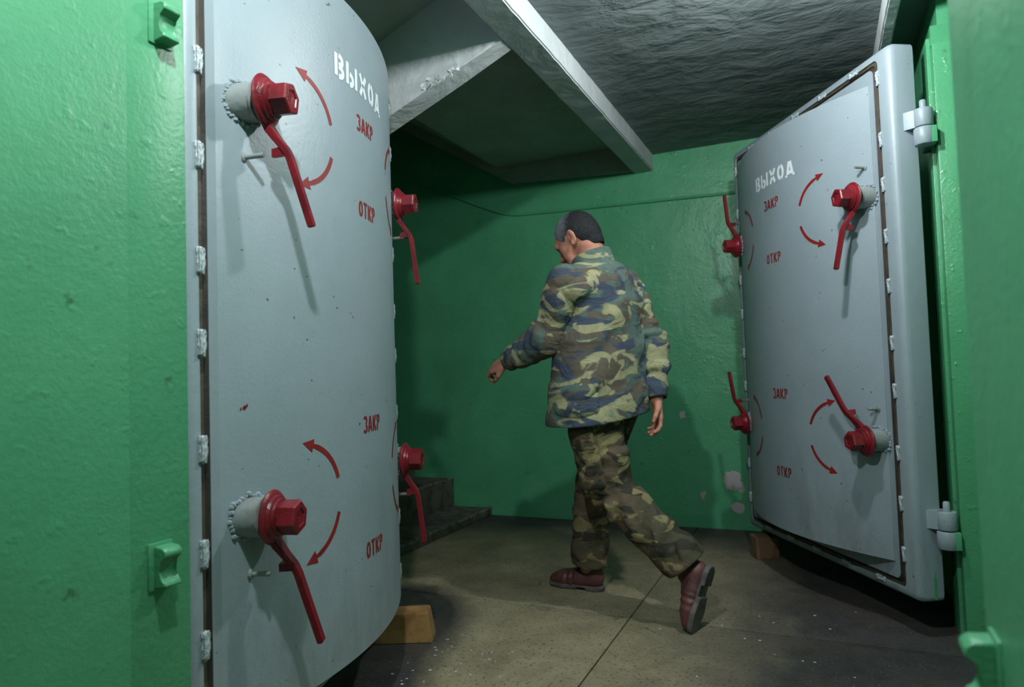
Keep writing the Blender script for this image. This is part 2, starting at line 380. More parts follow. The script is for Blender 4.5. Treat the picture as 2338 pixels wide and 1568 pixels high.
# stencil alphabet on a unit cell 0..w x 0..1: strokes (polyline, half width)
def arc(cx, cy, rx, ry, a0, a1, n=10):
    return [(cx + rx * math.cos(math.radians(a0 + (a1 - a0) * k / n)), cy + ry * math.sin(math.radians(a0 + (a1 - a0) * k / n))) for k in range(n + 1)]
GL = {  # letter: (width, strokes)
 'В': (.52, [[(.10, 0), (.10, 1)], [(.24, .96)] + arc(.26, .74, .17, .20, 80, -80) + [(.24, .53)], [(.24, .46)] + arc(.26, .24, .20, .21, 80, -80) + [(.24, .04)]]),
 'Ы': (.74, [[(.10, 0), (.10, 1)], [(.24, .52)] + arc(.26, .27, .17, .23, 80, -80) + [(.24, .04)], [(.64, 0), (.64, 1)]]),
 'Х': (.58, [[(.08, 1), (.25, .57)], [(.33, .43), (.50, 0)], [(.50, 1), (.33, .57)], [(.25, .43), (.08, 0)]]),
 'О': (.54, [arc(.27, .5, .18, .44, 98, 262, 16), arc(.27, .5, .18, .44, 82, -82, 16)]),
 'Д': (.60, [[(.13, .06), (.26, .96)], [(.34, .96), (.47, .06)], [(.22, .20), (.38, .20)], [(.05, .05), (.05, -.08)], [(.55, .05), (.55, -.08)]]),
 'З': (.48, [arc(.20, .74, .19, .21, 150, -75), arc(.20, .26, .21, .22, 75, -150)]),
 'А': (.56, [[(.06, 0), (.25, .98)], [(.31, .98), (.50, 0)], [(.20, .28), (.36, .28)]]),
 'К': (.54, [[(.10, 0), (.10, 1)], [(.22, .50), (.47, 1)], [(.22, .50), (.48, 0)]]),
 'Р': (.50, [[(.10, 0), (.10, .44)], [(.10, .54), (.10, 1)], [(.22, .95)] + arc(.25, .72, .17, .22, 80, -80) + [(.22, .50)]]),
 'Т': (.52, [[(.26, 0), (.26, .86)], [(.03, .94), (.23, .94)], [(.30, .94), (.50, .94)]]),
}
def ribbon(bm, pts, hw, put, up=None):
    """flat strip along a 2-D polyline, mapped onto the door by put()"""
    dense = []
    for (a, b), (c, d) in zip(pts, pts[1:]):
        n = max(1, int(math.hypot(c - a, d - b) / .02))
        for k in range(n): dense.append((a + (c - a) * k / n, b + (d - b) * k / n))
    dense.append(pts[-1]); L, R_ = [], []
    for i, p in enumerate(dense):
        q0, q1 = dense[max(i - 1, 0)], dense[min(i + 1, len(dense) - 1)]
        dx, dy = q1[0] - q0[0], q1[1] - q0[1]; m = math.hypot(dx, dy) or 1
        h = hw(i / (len(dense) - 1)) if callable(hw) else hw
        nx, ny = -dy / m * h, dx / m * h
        L.append(bm.verts.new(put(p[0] + nx, p[1] + ny))); R_.append(bm.verts.new(put(p[0] - nx, p[1] - ny)))
    for i in range(len(L) - 1): bm.faces.new((L[i], L[i + 1], R_[i + 1], R_[i]))

def blast_door(name, A, ang, sg, label, levers, pu0, ch, un):
    a = math.radians(ang); ux, uy = math.cos(a), math.sin(a)
    root = empty(name, Matrix(((ux, -uy, 0, A[0]), (uy, ux, 0, A[1]), (0, 0, 1, 0), (0, 0, 0, 1))))
    tag(root, label, 'door', None)
    P = lambda u, v, z: Vector((u, sg * v, z))
    # leaf: thick rounded plate with a gasket channel sunk into its face
    def R(h, o, r): return rrect(h, W - o, Z0 + o, Z1D - o, r)
    U0 = pu0; ch0, ch1 = (ch[0], .034), (ch[1], .058)
    bm = bmesh.new()
    loops(bm, [(R(.012, .012, .02), -.105), (R(0, 0, .02), -.093), (R(0, 0, .02), -.026), (R(.004, .003, .02), -.014), (R(.012, .008, .02), -.005), (R(min(.026, ch[0] - .004), .018, .02), 0),
               (R(ch0[0], ch0[1], .022), 0), (R(ch0[0], ch0[1], .022), -.024), (R(ch1[0], ch1[1], .022), -.024), (R(ch1[0], ch1[1], .022), 0)], P)
    obj('leaf', bm, M['door'], root)
    bm = bmesh.new(); wch = ch[1] - ch[0]; g0, g1 = (ch[0] + .001, .0352), (ch[0] + wch * .52, .0462)
    loops(bm, [(R(g0[0], g0[1], .022), -.0245), (R(g0[0], g0[1], .022), -.006), (R(g1[0], g1[1], .022), -.004), (R(g1[0], g1[1], .022), -.0245)], P, ring=True)
    obj('gasket', bm, M['gasket'], root)
    bm = bmesh.new(); g0, g1 = (ch[0] + wch * .53, .0465), (ch[1] - .0004, .0576)
    loops(bm, [(R(g0[0], g0[1], .022), -.0245), (R(g0[0], g0[1], .022), -.009), (R(g1[0], g1[1], .022), -.0012), (R(g1[0], g1[1], .022), -.0245)], P, ring=True)
    obj('groove_shade_strip', bm, M['channel'], root)  # nearly flush dark strip, paints the shade of the open groove
    # lumpy paint-covered clips that hold the gasket
    me = None; rnd = random.Random(sg + 5)
    def clip(u, z, vert):
        nonlocal me
        if me is None:
            b = bmesh.new()
            box(b, (-.0075, -.006, -.026), (.0075, .0028, .026)); bmesh.ops.subdivide_edges(b, edges=b.edges[:], cuts=5, use_grid_fill=True)
            for v in b.verts: v.co += Vector((rnd.uniform(-.0028, .0028), rnd.uniform(-.0016, .0022), rnd.uniform(-.0022, .0022)))
            for f in b.faces: f.smooth = True
            me = bpy.data.meshes.new('gasket_clip'); b.to_mesh(me); b.free()
        o = link('gasket_clip', me, M['blob'], root); o.location = P(u, .0015, z)
        if not vert: o.rotation_euler = (0, math.pi / 2, 0)
    for k in range(10):
        z = Z0 + .14 + k * .189 + rnd.uniform(-.02, .02)
        clip(ch0[0] + .0015, z, True); clip(W - ch0[1] + .002, z, True)
    for k in range(5): clip(.20 + k * .21, Z0 + ch0[1] - .002, False); clip(.20 + k * .21, Z1D - ch0[1] + .002, False)
    # bulging panel
    bm = bmesh.new(); n = 48
    us = [U0 + (U1 - U0) * k / n for k in range(n + 1)]
    prism(bm, [P(u, bul(u), ZP0) for u in us] + [P(U1, -.002, ZP0), P(U0, -.002, ZP0)], (0, 0, ZP1 - ZP0))
    obj('curved_panel', bm, M['door'], root)
    # four turning dogs
    put = lambda u, z: P(u, bul(u) + .0010, z)
    for (ud, zd, mir), lv in zip(((un, 1.567, 0), (un, .672, 0), (1.10, 1.567, 1), (1.10, .672, 1)), levers):
        vb = bul(ud) if not mir else .020
        F = lambda q, x, y, ud=ud, zd=zd, vb=vb: P(ud + x, vb + q * .92, zd + y)
        bm = bmesh.new(); lathe(bm, [(-.03, .043), (.034, .042), (.036, .045), (.041, .045), (.043, .041), (.050, .040)], F)
        obj('boss', bm, M['boss'], root)
        bm = bmesh.new(); rr = random.Random(int(zd * 100) + sg)
        for k in range(44):
            an = 2 * math.pi * (k + rr.uniform(-.4, .4)) / 44; rw = rr.uniform(.0425, .050); x, y = rw * math.cos(an), rw * math.sin(an)
            c = P(ud + x, bul(ud + x) + .001, zd + y); bmesh.ops.create_icosphere(bm, subdivisions=1, radius=rr.uniform(.0025, .0075), matrix=Matrix.Translation(c))
        obj('weld_bead', bm, M['door'], root)
        bm = bmesh.new()
        lathe(bm, [(.048, .041), (.050, .050), (.053, .056), (.058, .058), (.063, .054), (.065, .047), (.072, .045), (.074, .040), (.080, .039), (.082, .033), (.085, .033)], F, 28)
        hub = obj('hub', bm, M['red'], root)
        bm = bmesh.new(); k0 = .3
        Fh = lambda q, x, y: F(q, x * math.cos(k0) - y * math.sin(k0), x * math.sin(k0) + y * math.cos(k0))
        lathe(bm, [(.083, .0365), (.120, .0365), (.124, .033), (.1245, .021), (.1215, .0195), (.1215, .008), (.1205, .004)], Fh, 6)
        obj('hex_head', bm, M['red'], hub, True, 25)
        dirz, tilt, ln, cut = lv
        du, dz = math.sin(tilt), math.cos(tilt) * dirz
        bm = bmesh.new(); wv = .0105
        prof = [(.034, .050), (.060, .060), (.085, .078), (.108, .096), (.125, .103), (ln, .103 + (ln - .125) * (.24 if not mir else .12))]
        rings = []
        for i, (q, vv) in enumerate(prof):
            q0, q1 = prof[max(i - 1, 0)], prof[min(i + 1, len(prof) - 1)]
            t = Vector((q1[0] - q0[0], q1[1] - q0[1])).normalized(); th = .0075 if i > 1 else .009
            wd = (.017, .014, .0115, .0105, .0105, .0098)[i]
            ring = []
            for sx_, sv in ((-1, -1), (1, -1), (1, 1), (-1, 1)):
                qq = q - t.y * sv * th; v2 = vv + t.x * sv * th
                ring.append(bm.verts.new(F(v2, du * qq + dz * sx_ * wd, dz * qq - du * sx_ * wd)))
            rings.append(ring)
        for r0, r1 in zip(rings, rings[1:]):
            for k in range(4): bm.faces.new((r0[k], r0[(k + 1) % 4], r1[(k + 1) % 4], r1[k]))
        bm.faces.new(rings[0]); bm.faces.new(rings[-1][::-1])
        bmesh.ops.bevel(bm, geom=bm.edges[:], offset=.0022, segments=2, affect='EDGES')
        obj('lever', bm, M['red'], hub)
        bm = bmesh.new(); q0, q1 = .098, .118
        pts = [F(v, du * q + dz * .008, dz * q - du * .008) for q, v in ((q0, .086), (q0 + .004, .062), (q1 + .002, .060), (q1, .094))]
        prism(bm, pts, F(0, -dz * .016, du * .016) - F(0, 0, 0)); obj('lever_lug', bm, M['red'], hub, False)
        # stop pin welded to the panel
        pu, pz, pl = (ud, zd - .12, .046) if sg < 0 else (ud - .006, zd + .112, .04)
        bm = bmesh.new(); vp = bul(pu)
        tube(bm, [P(pu, vp - .01, pz), P(pu, vp + pl, pz + .002)], .0055, 10)
        bmesh.ops.create_icosphere(bm, subdivisions=2, radius=.010, matrix=Matrix.Translation(P(pu, vp, pz)) @ Matrix.Diagonal((1, .5, 1.2, 1)))
        obj('stop_pin', bm, M['steel'] if mir else M['boss'], root)
        # two curved arrows beside the dog
        cu, cz, ra = .300, zd - .001, .137
        mu = (lambda u: u) if not mir else (lambda u: 1.255 - u)
        pu2 = (lambda u, z, mu=mu: put(mu(u), z))
        for a0, a1 in ((18, 74), (-18, -72)):
            bm = bmesh.new(); ribbon(bm, arc(cu, cz, ra, ra, a0, a1, 16), lambda t: .0062 if t < .9 else .005, pu2)
            e = math.radians(a1); sgn = 1 if a1 > 0 else -1
            tx, tz = -math.sin(e) * sgn, math.cos(e) * sgn; nx, nz = math.cos(e), math.sin(e)
            ex, ez = cu + ra * nx, cz + ra * nz
            tri = [(ex + nx * .016, ez + nz * .016), (ex + tx * .036, ez + tz * .036), (ex - nx * .016, ez - nz * .016)]
            bm.faces.new([bm.verts.new(pu2(*p)) for p in tri])
            obj('painted_arrow', bm, M['redprint'], root, False)
    # stencilled words
    def word(txt, ua, ub, zb, zt, mat, hw, nm):
        tot = sum(GL[c][0] for c in txt) + .10 * (len(txt) - 1); h = zt - zb; x = 0.0; bm = bmesh.new(); sx_ = (ub - ua) / tot
        for c in txt:
            for s_ in GL[c][1]:
                q = [((x + p[0]) * sx_, p[1] * h) for p in s_]
                ribbon(bm, q, hw, lambda px, py: put(ua + px if sg < 0 else ub - px, zb + py))
            x += GL[c][0] + .10
        obj(nm, bm, mat, root, False)
    word('ВЫХОД', .450, .760, 1.752, 1.812, M['whiteprint'], .0072, 'stencilled_word')
    for t, zb in (('ЗАКР', 1.645), ('ОТКР', 1.405), ('ЗАКР', .812), ('ОТКР', .474)):
        word(t, .566, .682, zb, zb + .043, M['redprint'], .0040, 'stencilled_word')
    # hinges on the hinge-side edge
    for hz in (1.80, .412):
        bm = bmesh.new(); lathe(bm, [(0, .028), (.004, .030), (.058, .030), (.062, .028)], lambda q, x, y: P(-.040 + x, -.088 + y, hz - .031 + q))
        prism(bm, [P(.004, -.040, hz - .031), P(-.030, -.060, hz - .031), P(-.05, -.09, hz - .031), P(-.03, -.112, hz - .031), P(.004, -.104, hz - .031)], (0, 0, .062))
        h = obj('hinge', bm, M['door'], root)
        bm = bmesh.new(); lathe(bm, [(0, .011), (.03, .011), (.034, .008)], lambda q, x, y: P(-.040 + x, -.088 + y, hz + .03 + q), 12)
        obj('hinge_pin', bm, M['door'], h)
    return root, P
doorL, PL = blast_door('blast_door', (-1.1044, .9429), 105.7354, -1, 'grey bulging steel blast door standing open on the left beside the jamb with two catches',
                       [(-1, .20, .275, 0), (-1, .20, .285, 0), (-1, .02, .285, 0), (-1, .02, .285, 0)], .094, (.030, .062), .160)
doorR, PR = blast_door('blast_door', (.2684, 2.7263), 121.3795, 1, 'grey bulging steel blast door standing open on the right by the green frame',
                       [(-1, .02, .265, 0), (1, .42, .26, 0), (1, -.05, .26, 0), (1, .10, .26, 0)], .112, (.062, .090), .145)
bm = bmesh.new(); rnd = random.Random(2)
for k in range(7):
    du, dz = rnd.uniform(-.008, .008), rnd.uniform(-.004, .004); r = .0035
    bm.faces.new([bm.verts.new(PL(.150 + du + r * math.cos(i), bul(.150 + du) + .001, .906 + dz + r * math.sin(i))) for i in range(6)])
obj('paint_splash', bm, M['redprint'], doorL, False)['label'] = 'small dark red splash'
bm = bmesh.new()
prism(bm, [PR(-.0006, -.068, .135), PR(-.0006, -.056, .135), PR(-.0006, -.058, .21), PR(-.0006, -.064, .235), PR(-.0006, -.069, .20)], (.0004, 0, 0))
obj('paint_splash', bm, M['frame'], doorR, False)['label'] = 'streak of green paint'
# fixed hinge knuckles welded to the green frame
mwR = doorR.matrix_basis
for hz in (1.737, .349):
    c = mwR @ PR(-.040, -.088, hz)
    bm = bmesh.new(); lathe(bm, [(0, .030), (.004, .033), (.056, .033), (.060, .030)], lambda q, x, y: Vector((c.x + x, c.y + y, hz - .032 + q)))
    box(bm, (c.x, c.y - .026, hz - .030), (.396, c.y + .05, hz + .026), None, .002)
    box(bm, (.372, c.y + .0, hz - .030), (.398, 2.86, hz + .026))
    obj('hinge_knuckle', bm, M['door'], frame)
    bm = bmesh.new(); box(bm, (.374, c.y - .027, hz - .031), (.400, c.y + .052, hz + .027), None, .003); obj('hinge_lug', bm, M['frame'], frame)
# ------------------------------------------------------------------ catches on the near jambs
def catch(name, x, sx_, y, z, label):
    mw = Matrix.Translation((x, y, z)) @ Matrix.Diagonal((sx_, 1, 1, 1))
    root = empty(name, Matrix.Translation((x, y, z))); tag(root, label, 'catch', None)
    mm = Matrix.Diagonal((sx_ * .62, .8, .66, 1))
    bm = bmesh.new(); box(bm, (-.004, -.024, -.060), (.006, .036, .060), mm, .002); obj('back_plate', bm, M['jamb'], root)
    bm = bmesh.new()
    pts = [(.004, 0, .052), (.040, 0, .050), (.052, 0, .040), (.052, 0, .026), (.030, 0, .018), (.022, 0, -.014), (.030, 0, -.034), (.044, 0, -.036), (.048, 0, -.050), (.004, 0, -.056)]
    prism(bm, [mm @ Vector((p[0], -.012, p[2])) for p in pts], (0, .034, 0))
    bmesh.ops.bevel(bm, geom=bm.edges[:], offset=.002, segments=1, affect='EDGES'); obj('hook', bm, M['jamb'], root)
catch('door_catch', JL, 1, .842, 1.608, 'upper of the two green steel catches on the left jamb')
catch('door_catch', JL, 1, .832, .648, 'lower of the two green steel catches on the left jamb')
catch('door_catch', JR, -1, .872, .628, 'green steel catch low on the dark right jamb')
# ------------------------------------------------------------------ wooden chocks
def chock(name, org, d, ln, dp, ht, slant, mat, label):
    root_bm = bmesh.new(); d = Vector((d[0], d[1], 0)).normalized(); b = Vector((-d.y, d.x, 0)); o = Vector((org[0], org[1], 0))
    prism(root_bm, [o, o + d * ln, o + d * (ln - slant) + Vector((0, 0, ht)), o + Vector((0, 0, ht * .97))], b * dp)
    bmesh.ops.bevel(root_bm, geom=root_bm.edges[:], offset=.003, segments=2, affect='EDGES')
    tag(obj(name, root_bm, mat), label, 'block')
chock('wooden_block', (-1.52, 2.058), (.914, .405), .22, .10, .104, .018, M['wood'], 'pale sawn wooden block wedged under the left blast door')
chock('wooden_block', (-.335, 3.60), (.914, .405), .115, .10, .108, .006, M['oldwood'], 'dark wooden block under the far corner of the right blast door')
# ------------------------------------------------------------------ lamp
def bulb_lamp(pos, zc, mat, label):
    lr = empty('ceiling_lamp', Matrix.Translation((pos[0], pos[1], zc))); tag(lr, label, 'lamp'); e = pos[2] - zc
    bm = bmesh.new(); lathe(bm, [(0, .045), (-.02, .045), (-.03, .020), (e + .045, .018), (e + .028, .016)], lambda q, x, y: Vector((x, y, q)), 20); obj('lamp_holder', bm, M['lampbase'], lr)
    bm = bmesh.new(); bmesh.ops.create_icosphere(bm, subdivisions=2, radius=.034, matrix=Matrix.Translation((0, 0, e))); obj('bulb', bm, mat, lr)
bulb_lamp(LAMP_A, 2.6, M['bulb_a'], 'bare bulb hanging over the near doorway')
bulb_lamp(LAMP_B, ZC, M['bulb_b'], 'bare bulb under the plaster ceiling beside the right blast door')
# ------------------------------------------------------------------ paint chips on the floor
bm = bmesh.new(); rnd = random.Random(21)
for k in range(70):
    if k < 45: x, y = rnd.gauss(-1.18, .10), rnd.gauss(2.05, .16)
    else: x, y = rnd.uniform(-.7, .1), rnd.uniform(2.0, 3.0)
    r = rnd.uniform(.002, .006); n = 5; an = rnd.uniform(0, 6)
    prism(bm, [(x + r * rnd.uniform(.5, 1.4) * math.cos(an + 6.283 * i / n), y + r * rnd.uniform(.5, 1.2) * math.sin(an + 6.283 * i / n), 0) for i in range(n)], (0, 0, .0015))
tag(obj('paint_chips', bm, M['patch'], None, False), 'scatter of tiny pale paint chips on the floor', None, None, 'stuff')
#@PERSON@
# ------------------------------------------------------------------ the man: implicit surfaces meshed by surface nets
V3 = lambda *a: np.array(a, np.float32)
def unit(v): v = np.asarray(v, float); return v / np.linalg.norm(v)
class Field:
    def __init__(s, lo, hi, h):
        s.h = h; s.lo = np.array(lo, float); s.n = np.ceil((np.array(hi) - s.lo) / h).astype(int) + 1
        s.d = np.full(s.n, 1.0, np.float32)
        s.ax = [(s.lo[i] + h * np.arange(s.n[i])).astype(np.float32) for i in range(3)]
    def win(s, lo, hi):
        i0 = np.clip(np.floor((np.array(lo) - s.lo) / s.h).astype(int), 0, s.n - 1); i1 = np.clip(np.ceil((np.array(hi) - s.lo) / s.h).astype(int) + 1, 1, s.n)
        sl = tuple(slice(a, b) for a, b in zip(i0, i1))
        return sl, s.ax[0][sl[0]][:, None, None], s.ax[1][sl[1]][None, :, None], s.ax[2][sl[2]][None, None, :]
    def put(s, sl, d, k):
        a = s.d[sl]
        if k > 0:
            hh = np.maximum(k - np.abs(a - d), 0) / k; s.d[sl] = np.minimum(a, d) - hh * hh * (k * .25)
        else: s.d[sl] = np.minimum(a, d)
    def cone(s, a, b, r1, r2, k=.02, flat=None, sub=False):
        """round cone from a to b; flat=(axis, f) squeezes it along an axis"""
        a = np.asarray(a, float); b = np.asarray(b, float); R = max(r1, r2) * 1.15 + k + .012
        sl, X, Y, Z = s.win(np.minimum(a, b) - R, np.maximum(a, b) + R)
        x, y, z = X - a[0], Y - a[1], Z - a[2]; d = b - a; L = float(d @ d) + 1e-9
        t = np.clip((x * d[0] + y * d[1] + z * d[2]) / L, 0, 1)
        x, y, z = x - t * d[0], y - t * d[1], z - t * d[2]
        if flat is not None:
            ax, f = unit(flat[0]), flat[1]; q = (x * ax[0] + y * ax[1] + z * ax[2]) * (1 / f - 1)
            x, y, z = x + q * ax[0], y + q * ax[1], z + q * ax[2]
        dd = np.sqrt(x * x + y * y + z * z) - (r1 + (r2 - r1) * t)
        if flat is not None: dd = dd * (.5 + .5 * flat[1])
        if sub: s.d[sl] = np.maximum(s.d[sl], -dd)
        else: s.put(sl, dd, k)
    def ell(s, c, axes, rad, k=.02, sub=False):
        c = np.asarray(c, float); R = max(rad) + k + .012
        sl, X, Y, Z = s.win(c - R, c + R); x, y, z = X - c[0], Y - c[1], Z - c[2]; q = 0
        for a, r in zip(axes, rad): q = q + ((x * a[0] + y * a[1] + z * a[2]) / r) ** 2
        d = (np.sqrt(q) - 1) * min(rad)
        if sub: s.d[sl] = np.maximum(s.d[sl], -d)
        else: s.put(sl, d, k)
    def loft(s, secs, fwd, lft, k=.02, sub=False, pw=2.3):
        """stack of rounded ellipses: (z, cx, cy, half width, half depth)"""
        q = np.array(sorted(secs)); R = q[:, 3:].max() + k + .03
        sl, X, Y, Z = s.win((q[:, 1].min() - R, q[:, 2].min() - R, q[0, 0]), (q[:, 1].max() + R, q[:, 2].max() + R, q[-1, 0]))
        zz = Z.ravel(); f = lambda i: np.interp(zz, q[:, 0], q[:, i]).astype(np.float32)[None, None, :]
        x, y = X - f(1), Y - f(2); a, b = f(3), f(4)
        u = np.abs(x * lft[0] + y * lft[1]) / a; v = np.abs(x * fwd[0] + y * fwd[1]) / b
        d = ((u ** pw + v ** pw) ** (1 / pw) - 1) * np.minimum(a, b)
        if sub: s.d[sl] = np.maximum(s.d[sl], -d)
        else: s.put(sl, d, k)
    def plane(s, p, n, lo=None, hi=None):
        """keep only what lies on the -n side"""
        sl, X, Y, Z = s.win(s.lo if lo is None else lo, (s.lo + s.n * s.h) if hi is None else hi)
        s.d[sl] = np.maximum(s.d[sl], ((X - p[0]) * n[0] + (Y - p[1]) * n[1] + (Z - p[2]) * n[2]).astype(np.float32))
    def folds(s, a, b, amp, lam, R, slant, seed=0, s0=0., s1=1.):
        """cloth folds across a limb from a to b, slanted"""
        a = np.asarray(a, float); b = np.asarray(b, float); d = b - a; L = np.linalg.norm(d); d = d / L
        sl, X, Y, Z = s.win(np.minimum(a, b) - R, np.maximum(a, b) + R)
        x, y, z = X - a[0], Y - a[1], Z - a[2]; t = x * d[0] + y * d[1] + z * d[2]
        e = unit(slant); q = x * e[0] + y * e[1] + z * e[2]
        m = np.clip((t - s0 * L) / .05, 0, 1) * np.clip((s1 * L - t) / .05, 0, 1)
        r = np.sqrt(np.maximum((x - t * d[0]) ** 2 + (y - t * d[1]) ** 2 + (z - t * d[2]) ** 2, 0)); m = m * np.clip((R - r) / .02, 0, 1)
        ph = t + .55 * q + .012 * np.sin(q * 60 + seed) + .010 * np.sin(t * 31 + seed * 2.1)
        w_ = np.sin(2 * np.pi * ph / lam + seed); w_ = np.sign(w_) * np.abs(w_) ** .8
        s.d[sl] += (amp * w_ * m * (.6 + .4 * np.sin(q * 37 + seed * 1.7))).astype(np.float32)
    def rumple(s, amp, f, seed):
        X, Y, Z = s.ax[0][:, None, None], s.ax[1][None, :, None], s.ax[2][None, None, :]
        s.d += (amp * (np.sin(X * f + 1.3 * np.sin(Z * f * .7 + seed)) * np.sin(Y * f * 1.1 + seed * 2) + .6 * np.sin(Z * f * 1.3 + 1.5 * np.sin(X * f * .8 + Y * f))).astype(np.float32))
    def mesh(s, name, mat, parent=None):
        d = s.d; neg = d < 0; c = np.zeros(s.n - 1, np.uint8)
        for i in (0, 1):
            for j in (0, 1):
                for k in (0, 1): c += neg[i:s.n[0] - 1 + i, j:s.n[1] - 1 + j, k:s.n[2] - 1 + k]
        cells = np.argwhere((c > 0) & (c < 8)); acc = np.zeros((len(cells), 3)); cnt = np.zeros(len(cells))
        cor = [np.array((i, j, k)) for i in (0, 1) for j in (0, 1) for k in (0, 1)]
        val = [d[tuple((cells + o).T)] for o in cor]
        for p in range(8):
            for q in range(p + 1, 8):
                if np.abs(cor[p] - cor[q]).sum() != 1: continue
                m = (val[p] < 0) != (val[q] < 0)
                t = val[p][m] / (val[p][m] - val[q][m]); acc[m] += cor[p] + t[:, None] * (cor[q] - cor[p]); cnt[m] += 1
        co = s.lo + s.h * (cells + acc / cnt[:, None])
        idx = np.full(s.n - 1, -1, np.int32); idx[tuple(cells.T)] = np.arange(len(cells)); faces = []
        for ax in range(3):
            b, e = (ax + 1) % 3, (ax + 2) % 3
            s0 = [slice(None)] * 3; s1 = [slice(None)] * 3; s0[ax] = slice(0, -1); s1[ax] = slice(1, None)
            A, B = neg[tuple(s0)], neg[tuple(s1)]; E_ = np.argwhere(A != B)
            E_ = E_[(E_[:, b] > 0) & (E_[:, e] > 0) & (E_[:, b] < s.n[b] - 1) & (E_[:, e] < s.n[e] - 1)]
            ob = np.zeros(3, int); ob[b] = 1; oe = np.zeros(3, int); oe[e] = 1
            g = lambda v: idx[tuple(v.T)]
            f = np.stack([g(E_ - ob - oe), g(E_ - oe), g(E_), g(E_ - ob)], 1); fl = ~A[tuple(E_.T)]
            f[fl] = f[fl][:, ::-1]; faces.append(f)
        f = np.concatenate(faces); f = f[(f >= 0).all(1)]
        me = bpy.data.meshes.new(name); me.vertices.add(len(co)); me.vertices.foreach_set('co', co.astype(np.float32).ravel())
        me.loops.add(f.size); me.loops.foreach_set('vertex_index', f.ravel().astype(np.int32))
        me.polygons.add(len(f)); me.polygons.foreach_set('loop_start', np.arange(0, f.size, 4, dtype=np.int32))
        me.polygons.foreach_set('use_smooth', np.ones(len(f), bool))
        me.update(calc_edges=True); me.validate()
        return link(name, me, mat, parent)

FW = unit((-.88, .47, 0)); LF = unit((-.47, -.88, 0)); UP = V3(0, 0, 1)
J = dict(shL=(-.890, 2.502, 1.300), elL=(-.990, 2.530, 1.095), wrL=(-1.196, 2.600, 1.008), shR=(-.740, 2.812, 1.308), elR=(-.640, 2.835, 1.055), wrR=(-.617, 2.780, .835),
         hipL=(-.835, 2.615, .850), knL=(-.790, 2.640, .492), anL=(-.470, 2.610, .205), hipR=(-.775, 2.765, .850), knR=(-.925, 2.870, .470), anR=(-.975, 2.905, .095), neck=(-.822, 2.655, 1.385))
J = {k: np.array(v, float) for k, v in J.items()}
# head frame
F0 = unit((-.985, .17, 0)); pit = math.radians(29)
HF = F0 * math.cos(pit) - UP * math.sin(pit); HU = F0 * math.sin(pit) + UP * math.cos(pit); HL = np.cross(HU, HF)
HC = np.array((-.884, 2.645, 1.498)); HX = (HF, HL, HU)
hp = lambda f, l, u: HC + HF * f + HL * l + HU * u

person = empty('person', Matrix.Translation((-.84, 2.70, 0)))
tag(person, 'man in camouflage jacket and trousers striding away to the left, head bowed', 'person')
PINV = Matrix.Translation((.84, -2.70, 0))
def wear(o, parent=person):
    o.parent = parent
    if parent is person: o.matrix_parent_inverse = PINV
    return o
# ---- body
B = Field((-1.30, 2.36, .02), (-.38, 3.0, 1.66), .004)
B.loft([(.80, -.80, 2.69, .15, .11), (.95, -.81, 2.68, .145, .105), (1.10, -.815, 2.675, .15, .105), (1.28, -.81, 2.67, .165, .10), (1.36, -.81, 2.665, .11, .075)], FW, LF, .03)
B.cone(J['shL'], J['shR'], .05, .05, .04); B.cone(J['neck'] - UP * .05, J['neck'], .08, .062, .05)
for s_ in 'LR':
    B.cone(J['sh' + s_], J['el' + s_], .050, .038, .02); B.cone(J['el' + s_], J['wr' + s_], .040, .027, .02)
    B.cone(J['hip' + s_], J['kn' + s_], .085, .055, .04); B.cone(J['kn' + s_], J['an' + s_], .055, .038, .02)
B.cone(J['neck'] - UP * .02, hp(-.028, 0, -.055), .062, .056, .03)
B.ell(hp(-.006, 0, .022), HX, (.090, .075, .084), .02)
B.cone(hp(.030, 0, -.015), hp(.052, 0, -.082), .062, .034, .03, (HL, .92))
B.cone(hp(.052, -.020, -.080), hp(.052, .020, -.080), .022, .022, .02)
B.cone(hp(.072, 0, -.004), hp(.098, 0, -.036), .010, .014, .012); B.cone(hp(.088, -.014, -.040), hp(.088, .014, -.040), .009, .009, .008)
B.cone(hp(.078, -.036, .012), hp(.078, .036, .012), .012, .012, .014)
B.cone(hp(.076, -.018, -.062), hp(.076, .018, -.062), .009, .009, .010); B.cone(hp(.073, -.016, -.072), hp(.073, .016, -.072), .009, .009, .008)
for q in (-1, 1):
    B.ell(hp(.078, .031 * q, -.006), HX, (.010, .014, .009), 0, True); B.ell(hp(.070, .031 * q, -.006), HX, (.012, .012, .010), 0)
    B.cone(hp(.05, .045 * q, -.03), hp(.055, .038 * q, -.05), .022, .018, .02)
    ex = unit(HL * q * .35 - HF * .0 + HU * 0 + HL * q)
    B.ell(hp(-.012, .079 * q, -.012), (unit(HF - HL * q * .45), unit(HL * q + HF * .45), HU), (.021, .0075, .034), .006)
    B.ell(hp(-.004, .085 * q, -.006), (unit(HF - HL * q * .45), unit(HL * q + HF * .45), HU), (.010, .006, .017), 0, True)
    B.cone(hp(-.004, .080 * q, -.038), hp(-.008, .080 * q, -.030), .008, .008, .004)
